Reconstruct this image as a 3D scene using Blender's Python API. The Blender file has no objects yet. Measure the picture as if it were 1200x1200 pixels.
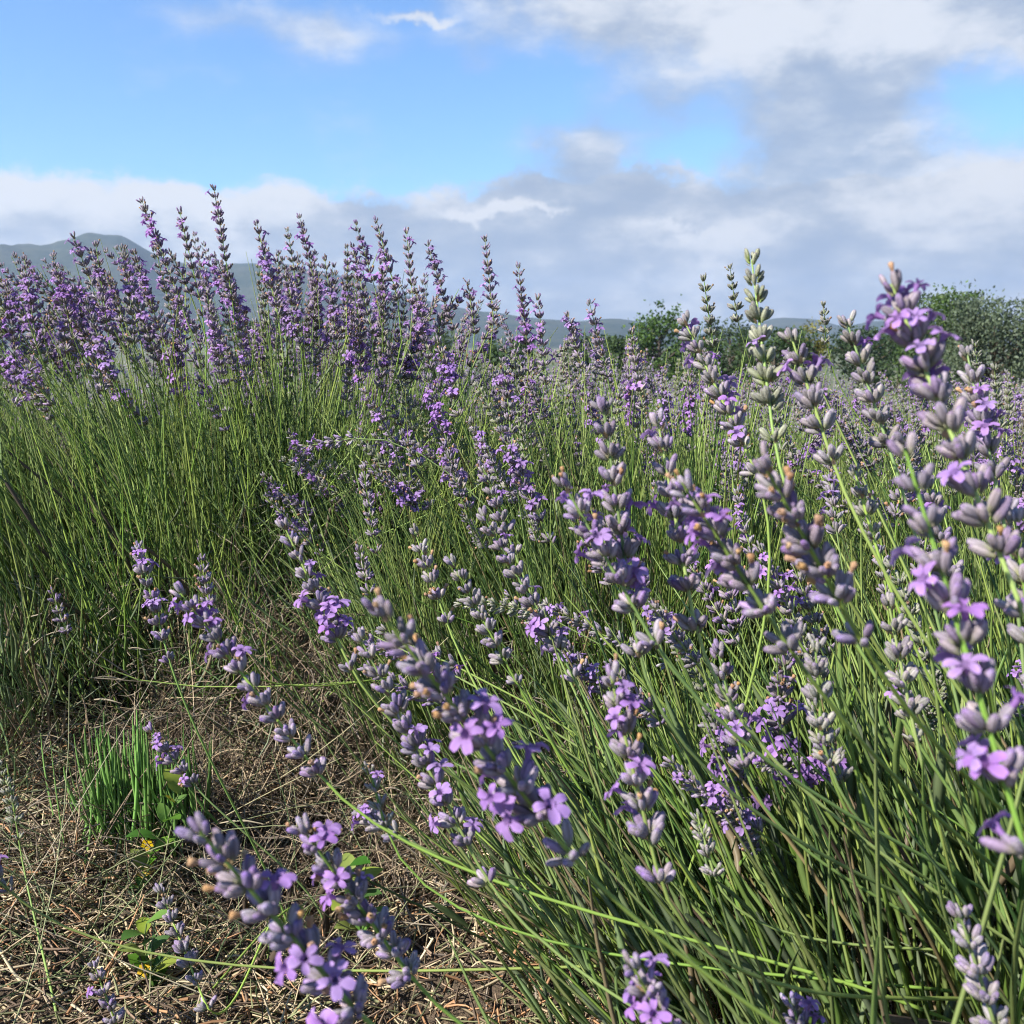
import bpy, math, random
import numpy as np
from mathutils import Vector, Matrix, Quaternion
R = math.radians
rng = np.random.default_rng(11)
random.seed(11)
sc = bpy.context.scene
C = sc.collection

# ---------------------------------------------------------------- camera
CAM = np.array((0.0, 0.0, 0.52)); FPX = 1153.0; TILT = R(9.6)
cam = bpy.data.cameras.new('camera'); co = bpy.data.objects.new('camera', cam); C.objects.link(co)
co.location = CAM; co.rotation_euler = (R(90) - TILT, 0, 0)
cam.sensor_width = 36; cam.lens = 36 * FPX / 1200; cam.clip_start = 0.01; cam.clip_end = 40000
cam.dof.use_dof = True; cam.dof.focus_distance = 0.85; cam.dof.aperture_fstop = cam.lens / 1.5
sc.camera = co
FW = np.array((0, math.cos(TILT), -math.sin(TILT))); UP = np.array((0, math.sin(TILT), math.cos(TILT))); RT = np.array((1., 0, 0))
def at(px, py, d):
    return CAM + d * (FW + RT * (px - 600) / FPX - UP * (py - 600) / FPX)

# ---------------------------------------------------------------- light and sky
SUN_EL, SUN_AZ = R(42), R(-122)      # azimuth clockwise from +Y: the sun stands to the left and a little behind
sd = Vector((math.sin(SUN_AZ) * math.cos(SUN_EL), math.cos(SUN_AZ) * math.cos(SUN_EL), math.sin(SUN_EL)))
sl = bpy.data.lights.new('sun', 'SUN'); sl.energy = 5.0; sl.angle = R(0.53); sl.color = (1, .96, .90)
so = bpy.data.objects.new('sun', sl); C.objects.link(so)
so.rotation_euler = sd.to_track_quat('Z', 'Y').to_euler(); so.location = (-3, -2, 6)

class NT:
    def __init__(s, t): s.t = t
    def n(s, typ, ins=None, **kw):
        nd = s.t.nodes.new(typ)
        for k, v in kw.items(): setattr(nd, k, v)
        for k, v in (ins or {}).items():
            if isinstance(v, bpy.types.NodeSocket): s.t.links.new(v, nd.inputs[k])
            else: nd.inputs[k].default_value = v
        return nd
    def m(s, op, a, b=None, c=None, clamp=False):
        i = {0: a}
        if b is not None: i[1] = b
        if c is not None: i[2] = c
        return s.n('ShaderNodeMath', i, operation=op, use_clamp=clamp).outputs[0]
    def mix(s, f, a, b, mode='MIX'):
        nd = s.t.nodes.new('ShaderNodeMix'); nd.data_type = 'RGBA'; nd.blend_type = mode
        for k, v in ((0, f), (6, a), (7, b)):
            if isinstance(v, bpy.types.NodeSocket): s.t.links.new(v, nd.inputs[k])
            else: nd.inputs[k].default_value = v
        return nd.outputs[2]
    def ss(s, x, a, b):
        nd = s.n('ShaderNodeMapRange', {0: x, 1: a, 2: b, 3: 0., 4: 1.}, interpolation_type='SMOOTHSTEP'); return nd.outputs[0]
    def noise(s, v, scale, detail=6, rough=.55, dist=0):
        return s.n('ShaderNodeTexNoise', {'Vector': v, 'Scale': scale, 'Detail': detail, 'Roughness': rough, 'Distortion': dist}).outputs[0]

world = bpy.data.worlds.new('World'); sc.world = world; world.use_nodes = True
world.node_tree.nodes.clear(); w = NT(world.node_tree)
sky = w.n('ShaderNodeTexSky', sky_type='NISHITA', sun_disc=False)
sky.sun_elevation = SUN_EL; sky.sun_rotation = SUN_AZ; sky.altitude = 300; sky.air_density = 1.0; sky.dust_density = 0.; sky.ozone_density = 2.2
dirv = w.n('ShaderNodeTexCoord').outputs['Generated']
sep = w.n('ShaderNodeSeparateXYZ', {0: dirv})
az = w.m('ARCTAN2', sep.outputs[0], sep.outputs[1]); el = w.m('ARCSINE', sep.outputs[2])
def AE(px, py): return math.atan((px - 600) / FPX), math.atan((600 - py) / FPX) - TILT
warp = w.n('ShaderNodeTexNoise', {'Vector': dirv, 'Scale': 8., 'Detail': 8., 'Roughness': .62}).outputs['Color']
wv = w.n('ShaderNodeVectorMath', {0: warp, 1: (.5, .5, .5)}, operation='SUBTRACT').outputs[0]
ws = w.n('ShaderNodeSeparateXYZ', {0: wv})
azw = w.m('MULTIPLY_ADD', ws.outputs[0], .17, az); elw = w.m('MULTIPLY_ADD', ws.outputs[1], .10, el)
def blob(px, py, rx, ry, wt):
    a0, e0 = AE(px, py)
    dx = w.m('DIVIDE', w.m('SUBTRACT', azw, a0), rx / FPX); dy = w.m('DIVIDE', w.m('SUBTRACT', elw, e0), ry / FPX)
    q = w.m('ADD', w.m('MULTIPLY', dx, dx), w.m('MULTIPLY', dy, dy))
    return w.m('MULTIPLY', w.m('EXPONENT', w.m('MULTIPLY', q, -1.)), wt)
def total(l):
    r = l[0]
    for x in l[1:]: r = w.m('ADD', r, x)
    return r
stretch = w.n('ShaderNodeVectorMath', {0: dirv, 1: (1, 1, 2.1)}, operation='MULTIPLY').outputs[0]
n1 = w.noise(stretch, 5.5, 9, .56); n2 = w.noise(stretch, 13., 8, .6); n3 = w.noise(stretch, 3.1, 6, .5)
# the bank along the horizon goes all the way round
bank_top = w.m('MULTIPLY_ADD', w.m('SUBTRACT', n3, .5), .10, R(9.3))
bank = w.ss(w.m('SUBTRACT', w.m('ADD', bank_top, w.m('MULTIPLY', w.m('SUBTRACT', n2, .5), .035)), elw), -.002, .014)
cov = total([blob(900, 18, 330, 62, .80), blob(960, 150, 110, 110, .62), blob(1080, 265, 330, 60, .75), blob(672, 205, 62, 80, .58), blob(820, 200, 62, 40, -.26), blob(1150, 150, 60, 45, -.22), blob(620, 110, 60, 40, -.2),
             blob(775, 140, 50, 34, .36), blob(300, 32, 75, 20, .2), blob(385, 45, 40, 30, .22), blob(580, 85, 26, 26, .2), blob(0, 8, 50, 26, .22), blob(1300, 60, 160, 160, .4),
             w.m('MULTIPLY', w.ss(n3, .5, .75), w.ss(w.m('ABSOLUTE', az), .55, .8))])
cov = w.m('ADD', cov, w.m('ADD', w.m('MULTIPLY', w.m('SUBTRACT', n1, .5), .8), w.m('MULTIPLY', w.m('SUBTRACT', n2, .5), .35)))
soft = w.ss(cov, .06, .58)
streak = total([blob(505, 7, 85, 9, 1.), blob(568, 250, 62, 9, 1.0), blob(800, 268, 70, 9, .6), blob(1170, 20, 45, 10, .4), blob(625, 258, 30, 5, .5)])
streak = w.ss(w.m('ADD', streak, w.m('MULTIPLY', w.m('SUBTRACT', n2, .5), .6)), .12, 1.15)
cloud = w.m('MAXIMUM', w.m('MAXIMUM', bank, w.m('MULTIPLY', soft, .93)), streak)
# cloud brightness: billows, bright tops, grey undersides
lit = total([w.m('MULTIPLY', w.m('SUBTRACT', n2, .5), 2.0), w.m('MULTIPLY', w.m('SUBTRACT', n1, .5), 1.1), blob(80, 225, 300, 34, .62), blob(950, 55, 170, 42, .5), blob(1130, 235, 110, 45, .55),
             blob(820, 280, 120, 18, .3), blob(960, 150, 120, 50, -.42), blob(930, 330, 500, 40, -.16), blob(690, 220, 130, 110, -.18), blob(150, 268, 200, 16, -.12), blob(430, 280, 130, 60, -.12), w.m('MULTIPLY', streak, .7)])
lit = w.ss(w.m('ADD', lit, .52), 0., 1.)
ramp = w.n('ShaderNodeValToRGB', {0: lit}); cr = ramp.color_ramp
cr.elements[0].position = 0.; cr.elements[0].color = (1.85, 2.25, 2.95, 1)
cr.elements[1].position = 1.; cr.elements[1].color = (4.1, 4.2, 4.4, 1)
e = cr.elements.new(.45); e.color = (2.6, 2.9, 3.4, 1)
bl = w.mix(1., sky.outputs[0], (.64, .86, 1.08, 1), 'MULTIPLY')
skyc = w.mix(cloud, bl, ramp.outputs[0])
bg = w.n('ShaderNodeBackground', {'Color': skyc, 'Strength': 0.09})
w.t.links.new(bg.outputs[0], w.n('ShaderNodeOutputWorld').inputs[0])

sc.view_settings.view_transform = 'Standard'; sc.view_settings.look = 'None'
sc.view_settings.exposure = 1.2; sc.view_settings.gamma = 1.0; sc.view_settings.use_curve_mapping = False
sc.render.engine = 'CYCLES'
sc.cycles.use_denoising = True; sc.cycles.max_bounces = 4; sc.cycles.diffuse_bounces = 2; sc.cycles.glossy_bounces = 1; sc.cycles.transmission_bounces = 3; sc.cycles.volume_bounces = 0; sc.cycles.transparent_max_bounces = 4
sc.cycles.use_adaptive_sampling = True; sc.cycles.adaptive_threshold = .02
sc.cycles.sample_clamp_indirect = 6; sc.cycles.filter_width = 1.1

# ---------------------------------------------------------------- helpers
def tag(o, label=None, cat=None, group=None, kind=None):
    for k, v in (('label', label), ('category', cat), ('group', group), ('kind', kind)):
        if v: o[k] = v
    return o
def link(o, parent=None):
    C.objects.link(o)
    if parent is not None: o.parent = parent
    return o
def empty(name, loc=(0, 0, 0)):
    o = bpy.data.objects.new(name, None); o.location = loc; o.empty_display_size = .05
    return link(o)
def quadmesh(name, V, F, col=None, mats=(), mi=None, smooth=True):
    """mesh from numpy verts and quads"""
    V = np.asarray(V, dtype=np.float32).reshape(-1, 3); F = np.asarray(F, dtype=np.int32).reshape(-1, 4)
    me = bpy.data.meshes.new(name)
    me.vertices.add(len(V)); me.vertices.foreach_set('co', V.ravel())
    me.loops.add(F.size); me.loops.foreach_set('vertex_index', F.ravel())
    me.polygons.add(len(F)); me.polygons.foreach_set('loop_start', np.arange(0, F.size, 4, dtype=np.int32))
    try: me.polygons.foreach_set('loop_total', np.full(len(F), 4, dtype=np.int32))
    except Exception: pass
    if smooth: me.polygons.foreach_set('use_smooth', np.ones(len(F), dtype=bool))
    if mi is not None: me.polygons.foreach_set('material_index', np.asarray(mi, dtype=np.int32))
    for m in mats: me.materials.append(m)
    if col is not None:
        a = me.color_attributes.new('Col', 'FLOAT_COLOR', 'POINT')
        c = np.ones((len(V), 4), dtype=np.float32); c[:, :3] = np.asarray(col).reshape(-1, 3)
        a.data.foreach_set('color', c.ravel())
    me.update(calc_edges=True); me.validate()
    return me
class Acc:
    """collects quads with colours and material numbers"""
    def __init__(s): s.V = []; s.F = []; s.K = []; s.M = []; s.n = 0
    def add(s, V, F, K, mi=0):
        V = np.asarray(V).reshape(-1, 3); F = np.asarray(F).reshape(-1, 4)
        s.V.append(V); s.F.append(F + s.n); s.K.append(np.broadcast_to(np.asarray(K, dtype=float), V.shape)); s.M.append(np.full(len(F), mi)); s.n += len(V)
        return s
    def mesh(s, name, mats):
        return quadmesh(name, np.concatenate(s.V), np.concatenate(s.F), np.concatenate(s.K), mats, np.concatenate(s.M))
    def build(s, name, mats, parent=None):
        return link(bpy.data.objects.new(name, s.mesh(name, mats)), parent)
def norm(a): return a / np.maximum(np.linalg.norm(a, axis=-1, keepdims=True), 1e-9)
def tubes(P, Rd, k=3, flat=None):
    """P [m,n,3] centre lines, Rd [m,n] radii -> verts [m,n,k,3], quads. flat squeezes one axis"""
    m, n, _ = P.shape
    T = np.gradient(P, axis=1); T = norm(T)
    ref = norm(rng.normal(size=(m, 1, 3)))
    A = norm(np.cross(T, np.broadcast_to(ref, T.shape))); B = np.cross(T, A)
    th = np.arange(k) * 2 * math.pi / k
    f = 1. if flat is None else flat
    off = A[:, :, None, :] * np.cos(th)[None, None, :, None] + B[:, :, None, :] * np.sin(th)[None, None, :, None] * f
    V = P[:, :, None, :] + off * Rd[:, :, None, None]
    idx = np.arange(m * n * k).reshape(m, n, k)
    a = idx[:, :-1, :]; b = idx[:, 1:, :]
    F = np.stack([a, np.roll(a, -1, 2), np.roll(b, -1, 2), b], -1)
    return V.reshape(-1, 3), F.reshape(-1, 4)
def spread(col, m, npts, k=None):
    """colour per tube -> colour per vertex"""
    r = npts * (k or 1)
    return np.repeat(col, r, axis=0)
def stamp(pv, pf, pk, Ms, Ts, Ks):
    """instances of a prototype: Ms [m,3,3] Ts [m,3] Ks [m,3] colour factors"""
    m = len(Ms); n = len(pv)
    V = np.einsum('mij,nj->mni', Ms, pv) + Ts[:, None, :]
    F = pf[None] + (np.arange(m) * n)[:, None, None]
    K = pk[None] * Ks[:, None, :]
    return V.reshape(-1, 3), F.reshape(-1, 4), K.reshape(-1, 3)
def basis(z, roll):
    z = norm(np.asarray(z, float)); ref = np.where(np.abs(z[:, 2:3]) < .95, np.array([[0, 0, 1.]]), np.array([[1., 0, 0]]))
    x = norm(np.cross(ref, z)); y = np.cross(z, x)
    c, s = np.cos(roll)[:, None], np.sin(roll)[:, None]
    x2 = x * c + y * s; y2 = np.cross(z, x2)
    return np.stack([x2, y2, z], -1)
def mat4(M, t):
    m = np.eye(4); m[:3, :3] = M; m[:3, 3] = t
    return Matrix(m.tolist())

# ---------------------------------------------------------------- materials
def veg(name, transl=.25, rough=.6, tint=(1, 1, 1), var=.25, nscale=60., sheen=0., spec=.3, hue=.02, bump=0.):
    mt = bpy.data.materials.new(name); mt.use_nodes = True; t = NT(mt.node_tree); t.t.nodes.clear()
    at_ = t.n('ShaderNodeVertexColor', layer_name='Col').outputs[0]
    oi = t.n('ShaderNodeObjectInfo').outputs['Random']
    no = t.noise(t.n('ShaderNodeNewGeometry').outputs['Position'], nscale, 3, .6)
    v = t.m('ADD', t.m('MULTIPLY_ADD', oi, var, 1 - var / 2), t.m('MULTIPLY', t.m('SUBTRACT', no, .5), var * 1.6))
    hsv = t.n('ShaderNodeHueSaturation', {'Hue': t.m('MULTIPLY_ADD', t.m('FRACT', t.m('MULTIPLY', oi, 7.31)), hue, .5 - hue / 2), 'Saturation': t.m('MULTIPLY_ADD', t.m('FRACT', t.m('MULTIPLY', oi, 3.7)), .25, .88), 'Value': v, 'Color': t.mix(1., at_, tint + (1,), 'MULTIPLY')}).outputs[0]
    p = t.n('ShaderNodeBsdfPrincipled', {'Base Color': hsv, 'Roughness': rough, 'Specular IOR Level': spec, 'Sheen Weight': sheen, 'Sheen Roughness': .4})
    if bump:
        bm_ = t.n('ShaderNodeBump', {'Strength': .6, 'Distance': bump, 'Height': t.noise(t.n('ShaderNodeNewGeometry').outputs['Position'], nscale * 2.2, 2, .6)}); t.t.links.new(bm_.outputs[0], p.inputs['Normal'])
    tr = t.n('ShaderNodeBsdfTranslucent', {'Color': hsv})
    mx = t.n('ShaderNodeMixShader', {0: transl, 1: p.outputs[0], 2: tr.outputs[0]})
    t.t.links.new(mx.outputs[0], t.n('ShaderNodeOutputMaterial').inputs[0])
    return mt
M_STALK = veg('lavender_stalk', .12, .5, var=.3, nscale=25)
M_LEAF = veg('lavender_leaf', .28, .5, var=.3, nscale=25)
M_BUD = veg('lavender_bud', .15, .75, var=.34, nscale=1100., sheen=.15, spec=.12, bump=.0008)
M_PETAL = veg('lavender_petal', .35, .6, var=.16, nscale=400., spec=.2)
M_STRAW = veg('dry_straw', .15, .65, var=.15, nscale=40)
M_WOOD = veg('lavender_wood', 0., .85, var=.3, nscale=120)
M_TREE = veg('tree_leaves', .3, .6, var=.2, nscale=.6)
M_WEED = veg('weed_leaf', .35, .45, var=.15, nscale=80)

# ---------------------------------------------------------------- ground, hills
def ground_h(x, y):
    r = np.hypot(x, y)
    q = np.clip((y - 5.2) / 42., 0, 1); drop = -4.2 * q * q * (3 - 2 * q)
    near = np.exp(-(r / 6.) ** 2)
    h = .018 * np.sin(7 * x + 1.3) * np.cos(6 * y) + .012 * np.sin(17 * x + 2) * np.sin(15 * y + 1)
    mound = .05 * np.exp(-((x + .45) / .7) ** 2 - ((y - 1.6) / .5) ** 2) - .06 * np.exp(-((x + .12) / .12) ** 2 - ((y - 1.0) / .35) ** 2)
    return near * (h + mound) + drop
def gnum(n, far, k): 
    t = np.linspace(-1, 1, n); return np.sinh(t * k) / math.sinh(k) * far
gx = gnum(181, 5300, 9.); gy = gnum(181, 5300, 9.) + .9
X, Y = np.meshgrid(gx, gy, indexing='ij'); Z = ground_h(X, Y)
idx = np.arange(X.size).reshape(X.shape)
GF = np.stack([idx[:-1, :-1], idx[1:, :-1], idx[1:, 1:], idx[:-1, 1:]], -1).reshape(-1, 4)
mg = bpy.data.materials.new('field_soil'); mg.use_nodes = True; t = NT(mg.node_tree); bs = t.t.nodes['Principled BSDF']
geo = t.n('ShaderNodeNewGeometry').outputs['Position']
a = t.noise(geo, 9., 8, .7); b = t.noise(geo, 60., 5, .7); c_ = t.noise(geo, .05, 6, .6)
soil = t.mix(t.ss(a, .35, .65), (.035, .024, .016, 1), (.10, .068, .04, 1))
soil = t.mix(t.m('MULTIPLY', t.ss(b, .55, .7), .6), soil, (.19, .145, .085, 1))
grass = t.mix(t.ss(c_, .4, .6), (.055, .075, .03, 1), (.12, .115, .055, 1))
dist = t.n('ShaderNodeVectorMath', {0: geo}, operation='LENGTH').outputs['Value']
t.t.links.new(t.mix(t.ss(dist, 5., 18.), soil, grass), bs.inputs['Base Color']); bs.inputs['Roughness'].default_value = .95
bmp = t.n('ShaderNodeBump', {'Strength': .8, 'Distance': .02, 'Height': b}); t.t.links.new(bmp.outputs[0], bs.inputs['Normal'])
tag(link(bpy.data.objects.new('ground', quadmesh('ground', np.stack([X, Y, Z], -1), GF, mats=[mg]))), 'brown soil of the lavender field', kind='structure')

def fbm(x, y, oct=5, s=1.):
    v = 0; a = 1.; r2 = np.random.default_rng(5)
    for i in range(oct):
        ph = r2.uniform(0, 6.28, 4); an = r2.uniform(0, 3.14)
        u = (x * math.cos(an) + y * math.sin(an)) * s; q = (-x * math.sin(an) + y * math.cos(an)) * s
        v = v + a * np.sin(u + ph[0] + 1.3 * np.sin(q * .7 + ph[1])) * np.cos(q + ph[2]); a *= .5; s *= 2.1
    return v
def hillside(name, label, prof, r0, r1, r2, hue, seed, rough):
    px, py = np.array(prof, float).T
    azs = np.linspace(-.75, .75, 420); rs = np.linspace(r0, r2, 46)
    azp = np.arctan((px - 600) / FPX); hp = (405 - py) / FPX
    prof_h = np.interp(azs, azp, hp)
    ks = np.ones(5) / 5; prof_h = np.convolve(np.pad(prof_h, 2, 'edge'), ks, 'valid')
    A_, R_ = np.meshgrid(azs, rs, indexing='ij')
    bump = np.where(R_ < r1, np.sin(np.clip((R_ - r0) / (r1 - r0), 0, 1) * math.pi / 2) ** 1.4, np.cos(np.clip((R_ - r1) / (r2 - r1), 0, 1) * math.pi / 2))
    x = np.sin(A_) * R_; y = np.cos(A_) * R_
    H = np.maximum(prof_h[:, None], 0.0005) * r1 * np.cos(A_)
    gul = fbm(x / r1 * 26 + seed, y / r1 * 14, 5)
    z = bump * H * (1 + rough * gul * np.clip(1.15 - bump, .06, 1)) - 6 + 6 * bump
    id_ = np.arange(x.size).reshape(x.shape)
    F = np.stack([id_[:-1, :-1], id_[1:, :-1], id_[1:, 1:], id_[:-1, 1:]], -1).reshape(-1, 4)
    mh = bpy.data.materials.new(name + '_scrub'); mh.use_nodes = True; t = NT(mh.node_tree); bs = t.t.nodes['Principled BSDF']
    g = t.n('ShaderNodeNewGeometry').outputs['Position']
    n_ = t.noise(g, .009, 8, .65); n__ = t.noise(g, .045, 6, .7)
    k = t.mix(t.ss(n_, .38, .62), hue[0] + (1,), hue[1] + (1,)); k = t.mix(t.m('MULTIPLY', t.ss(n__, .5, .62), .6), k, hue[2] + (1,))
    t.t.links.new(k, bs.inputs['Base Color']); bs.inputs['Roughness'].default_value = 1; bs.inputs['Specular IOR Level'].default_value = .05
    tag(link(bpy.data.objects.new(name, quadmesh(name, np.stack([x, y, z], -1), F, mats=[mh]))), label, kind='structure')
hillside('mountain', 'blue grey mountain ridge under the cloud bank', [(-700, 330), (-300, 318), (-120, 306), (0, 299), (30, 296), (70, 296), (100, 290), (135, 284), (165, 290), (200, 308), (240, 318), (300, 316), (345, 315), (400, 328), (450, 343), (500, 354), (560, 366), (620, 373), (680, 379), (720, 376), (760, 381), (800, 394), (870, 398), (1000, 402), (1300, 404), (2000, 404)],
         1950, 3000, 4200, ((.022, .034, .02), (.05, .055, .034), (.012, .02, .012)), 0, .30)
hillside('hill', 'low far hills beyond the trees', [(-700, 404), (500, 403), (700, 398), (800, 394), (870, 384), (905, 373), (950, 375), (982, 384), (1020, 376), (1080, 384), (1200, 392), (1500, 388), (2000, 396)],
         2900, 3700, 4700, ((.025, .036, .02), (.055, .058, .036), (.015, .022, .013)), 3, .2)

# ---------------------------------------------------------------- lavender pieces
GREEN = np.array((.16, .25, .062)); YGREEN = np.array((.32, .39, .11)); DGREEN = np.array((.06, .115, .035)); SILVER = np.array((.20, .24, .15))
MAUVE = np.array((.315, .265, .295)); BUDGREEN = np.array((.25, .26, .13)); VIOLET = np.array((.37, .215, .49)); DRY = np.array((.36, .22, .11))

def bud_proto(k, rings):
    """calyx: ribbed tube, narrow foot, toothed mouth; unit length along z"""
    prof = {4: [(0, .30), (.35, .95), (.75, .92), (1.0, .42)], 6: [(0, .26), (.16, .62), (.42, 1.0), (.70, .98), (.90, .80), (1.0, .40)]}[rings]
    th = np.arange(k) * 2 * math.pi / k
    V = []; K = []
    for i, (z, r) in enumerate(prof):
        for j, a_ in enumerate(th):
            rib = 1 + (.20 if (j % 2 and k > 5) else 0)
            V.append((math.cos(a_) * r * .185 * rib, math.sin(a_) * r * .185 * rib, z + (.05 if j % 2 and i == len(prof) - 1 else 0)))
            s = min(1, max(0, (z - .02) / .5)); s = s * s * (3 - 2 * s)
            K.append(BUDGREEN * (1 - s) + MAUVE * s * (1.25 if (j % 2 == 0) else .66) * (np.array((.80, .70, .98)) if i >= len(prof) - 1 else 1))
    idx = np.arange(len(prof) * k).reshape(-1, k)
    F = np.stack([idx[:-1], np.roll(idx[:-1], -1, 1), np.roll(idx[1:], -1, 1), idx[1:]], -1).reshape(-1, 4)
    tip = idx[-1]
    if k == 8: F = np.concatenate([F, [[tip[0], tip[1], tip[2], tip[3]], [tip[0], tip[3], tip[4], tip[7]], [tip[4], tip[5], tip[6], tip[7]]]])
    else: F = np.concatenate([F, [[tip[0], tip[1], tip[2], tip[3]]]])
    return np.array(V), F, np.array(K)
BUD_HI = bud_proto(8, 6); BUD_LO = bud_proto(4, 4)

def floret_proto(seed, rows=4):
    """open two-lipped flower along z: tube and five lobes, unit = calyx length (about 7 mm)"""
    r = np.random.default_rng(seed); V = []; F = []; K = []
    k = 6; th = np.arange(k) * 2 * math.pi / k
    for z, rad, kk in ((.8, .10, .75), (1.15, .13, .85), (1.38, .22, .62)):
        for a_ in th: V.append((math.cos(a_) * rad, math.sin(a_) * rad, z)); K.append(VIOLET * kk)
    idx = np.arange(3 * k).reshape(3, k)
    F += np.stack([idx[:-1], np.roll(idx[:-1], -1, 1), np.roll(idx[1:], -1, 1), idx[1:]], -1).reshape(-1, 4).tolist()
    for ang, ln, wd, bend in ((62, .62, .33, .35), (118, .62, .33, .35), (205, .46, .26, .55), (270, .54, .30, .75), (335, .46, .26, .55)):
        ang = math.radians(ang + r.normal() * 8); ln *= r.uniform(.85, 1.15); e = np.array((math.cos(ang), math.sin(ang), 0)); s = np.array((-e[1], e[0], 0))
        base = len(V); cup = r.uniform(-.06, .1)
        for i in range(rows + 1):
            t_ = i / rows; wid = wd * (.55 + 1.25 * t_ - 1.15 * t_ ** 3) * .62; rad = .17 + ln * t_
            z = 1.36 + .16 * math.sin(t_ * 1.6) - bend * .42 * t_ ** 2
            for j in (-1, 0, 1):
                p = e * rad + s * wid * j + np.array((0, 0, z + cup * abs(j) - .03 * (j == 0) + r.normal() * .018))
                V.append(p); K.append(VIOLET * (.78 + .34 * t_) * (1 - .13 * (j == 0)))
        for i in range(rows):
            for j in range(2):
                b0 = base + i * 3 + j; F.append([b0, b0 + 1, b0 + 4, b0 + 3])
    return np.array(V), np.array(F), np.array(K)
FLORETS = [floret_proto(s) for s in range(5)]; FLO_LO = [floret_proto(20 + s, 2) for s in range(3)]
def husk_proto():
    """withered brown corolla left in a calyx"""
    th = np.arange(5) * 2 * math.pi / 5; V = []
    for z, rad in ((.85, .08), (1.1, .14), (1.28, .19), (1.36, .07)):
        for a_ in th: V.append((math.cos(a_) * rad + .12 * (z - .85), math.sin(a_) * rad * .8, z))
    idx = np.arange(20).reshape(4, 5)
    F = np.stack([idx[:-1], np.roll(idx[:-1], -1, 1), np.roll(idx[1:], -1, 1), idx[1:]], -1).reshape(-1, 4)
    return np.array(V), F, np.tile(np.array((.42, .25, .13)), (20, 1))
HUSK = husk_proto()
def bract_proto():
    V = [(0, 0, 0), (.16, 0, .25), (.13, .05, .5), (0, .1, .8), (-.13, .05, .5), (-.16, 0, .25)]
    return np.array(V) * .8, np.array([[0, 1, 2, 5], [5, 2, 3, 4]]), np.tile(np.array((.22, .16, .09)), (6, 1))
BRACT = bract_proto()

def spike_plan(L, seed, openf, husk=.05, green=0., dense=1., detached=True, size=.0076):
    """list of whorls: each a dict of buds (pos, dir, size, roll, colour, state); axis along z, base 0 to tip L"""
    r = np.random.default_rng(seed); out = []
    nw = max(4, int(round(L / .0099 * dense)))
    ts = np.linspace(0, 1, nw) ** .93
    if detached and r.random() < .5: ts[0] = -.075
    hot = r.uniform(.2, .85)                       # the flowering stretch of the spike
    for i, t_ in enumerate(ts):
        z0 = t_ * (L - .004); top = i == nw - 1
        sz = size * (1.05 - .30 * max(0, t_) ** 2) * r.uniform(.92, 1.08); W = []
        nb = 3 if top else int(r.integers(4, 6)) if t_ > .75 else int(r.integers(6, 9))
        if t_ < 0: nb = 3
        for side in (0, 1):
            a0 = i * math.pi / 2 + side * math.pi + r.normal() * .22
            for j in range(nb):
                u = (j - (nb - 1) / 2) / max(1, nb - 1)
                azm = a0 + u * 2.1 + r.normal() * .13
                tilt = math.radians((10 if top else 24) + 27 * (1 - abs(u) * 1.2) * r.uniform(.5, 1.15) + (8 if t_ < .3 else 0)) * (1 if not top else r.uniform(.3, 1.4))
                d = np.array((math.sin(tilt) * math.cos(azm), math.sin(tilt) * math.sin(azm), math.cos(tilt)))
                pos = np.array((math.cos(azm) * .0013, math.sin(azm) * .0013, z0 + r.normal() * .0011 - .001)) + d * .0006
                p_open = openf * (1.15 * math.exp(-((t_ - hot) / .28) ** 2))
                q = r.random(); st = 'open' if q < p_open and not top else 'husk' if q > 1 - husk else 'bud'
                col = np.array((1, 1, 1)) * r.uniform(.78, 1.18) * np.array((r.uniform(.95, 1.06), 1, r.uniform(.94, 1.06)))
                if r.random() < .25: col = col * np.array((.86, .74, 1.08))      # more purple calyx
                if green: col = col * (1 - green) + green * np.array((.95, 1.22, .62)) * r.uniform(.85, 1.15)
                s_ = sz * r.uniform(.82, 1.12) * (.8 if st == 'bud' and r.random() < .25 else 1)
                W.append((pos, d, s_, r.uniform(0, 6.28), col, st))
            dm = np.array((.75 * math.cos(a0), .75 * math.sin(a0), .66)); W.append((np.array((math.cos(a0) * .001, math.sin(a0) * .001, z0 - .0025)), dm, sz * 1.0, 0., np.ones(3) * r.uniform(.7, 1.3), 'bract'))
        out.append(dict(z=z0, buds=W, size=sz, az=i * math.pi / 2))
    return out
def bend_frame(z, L, bend):
    """slight curve of a spike: offset and slope at height z"""
    return np.array((bend[0] * z * z / L, bend[1] * z * z / L, z)), np.array((2 * bend[0] * z / L, 2 * bend[1] * z / L, 1.))
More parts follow.
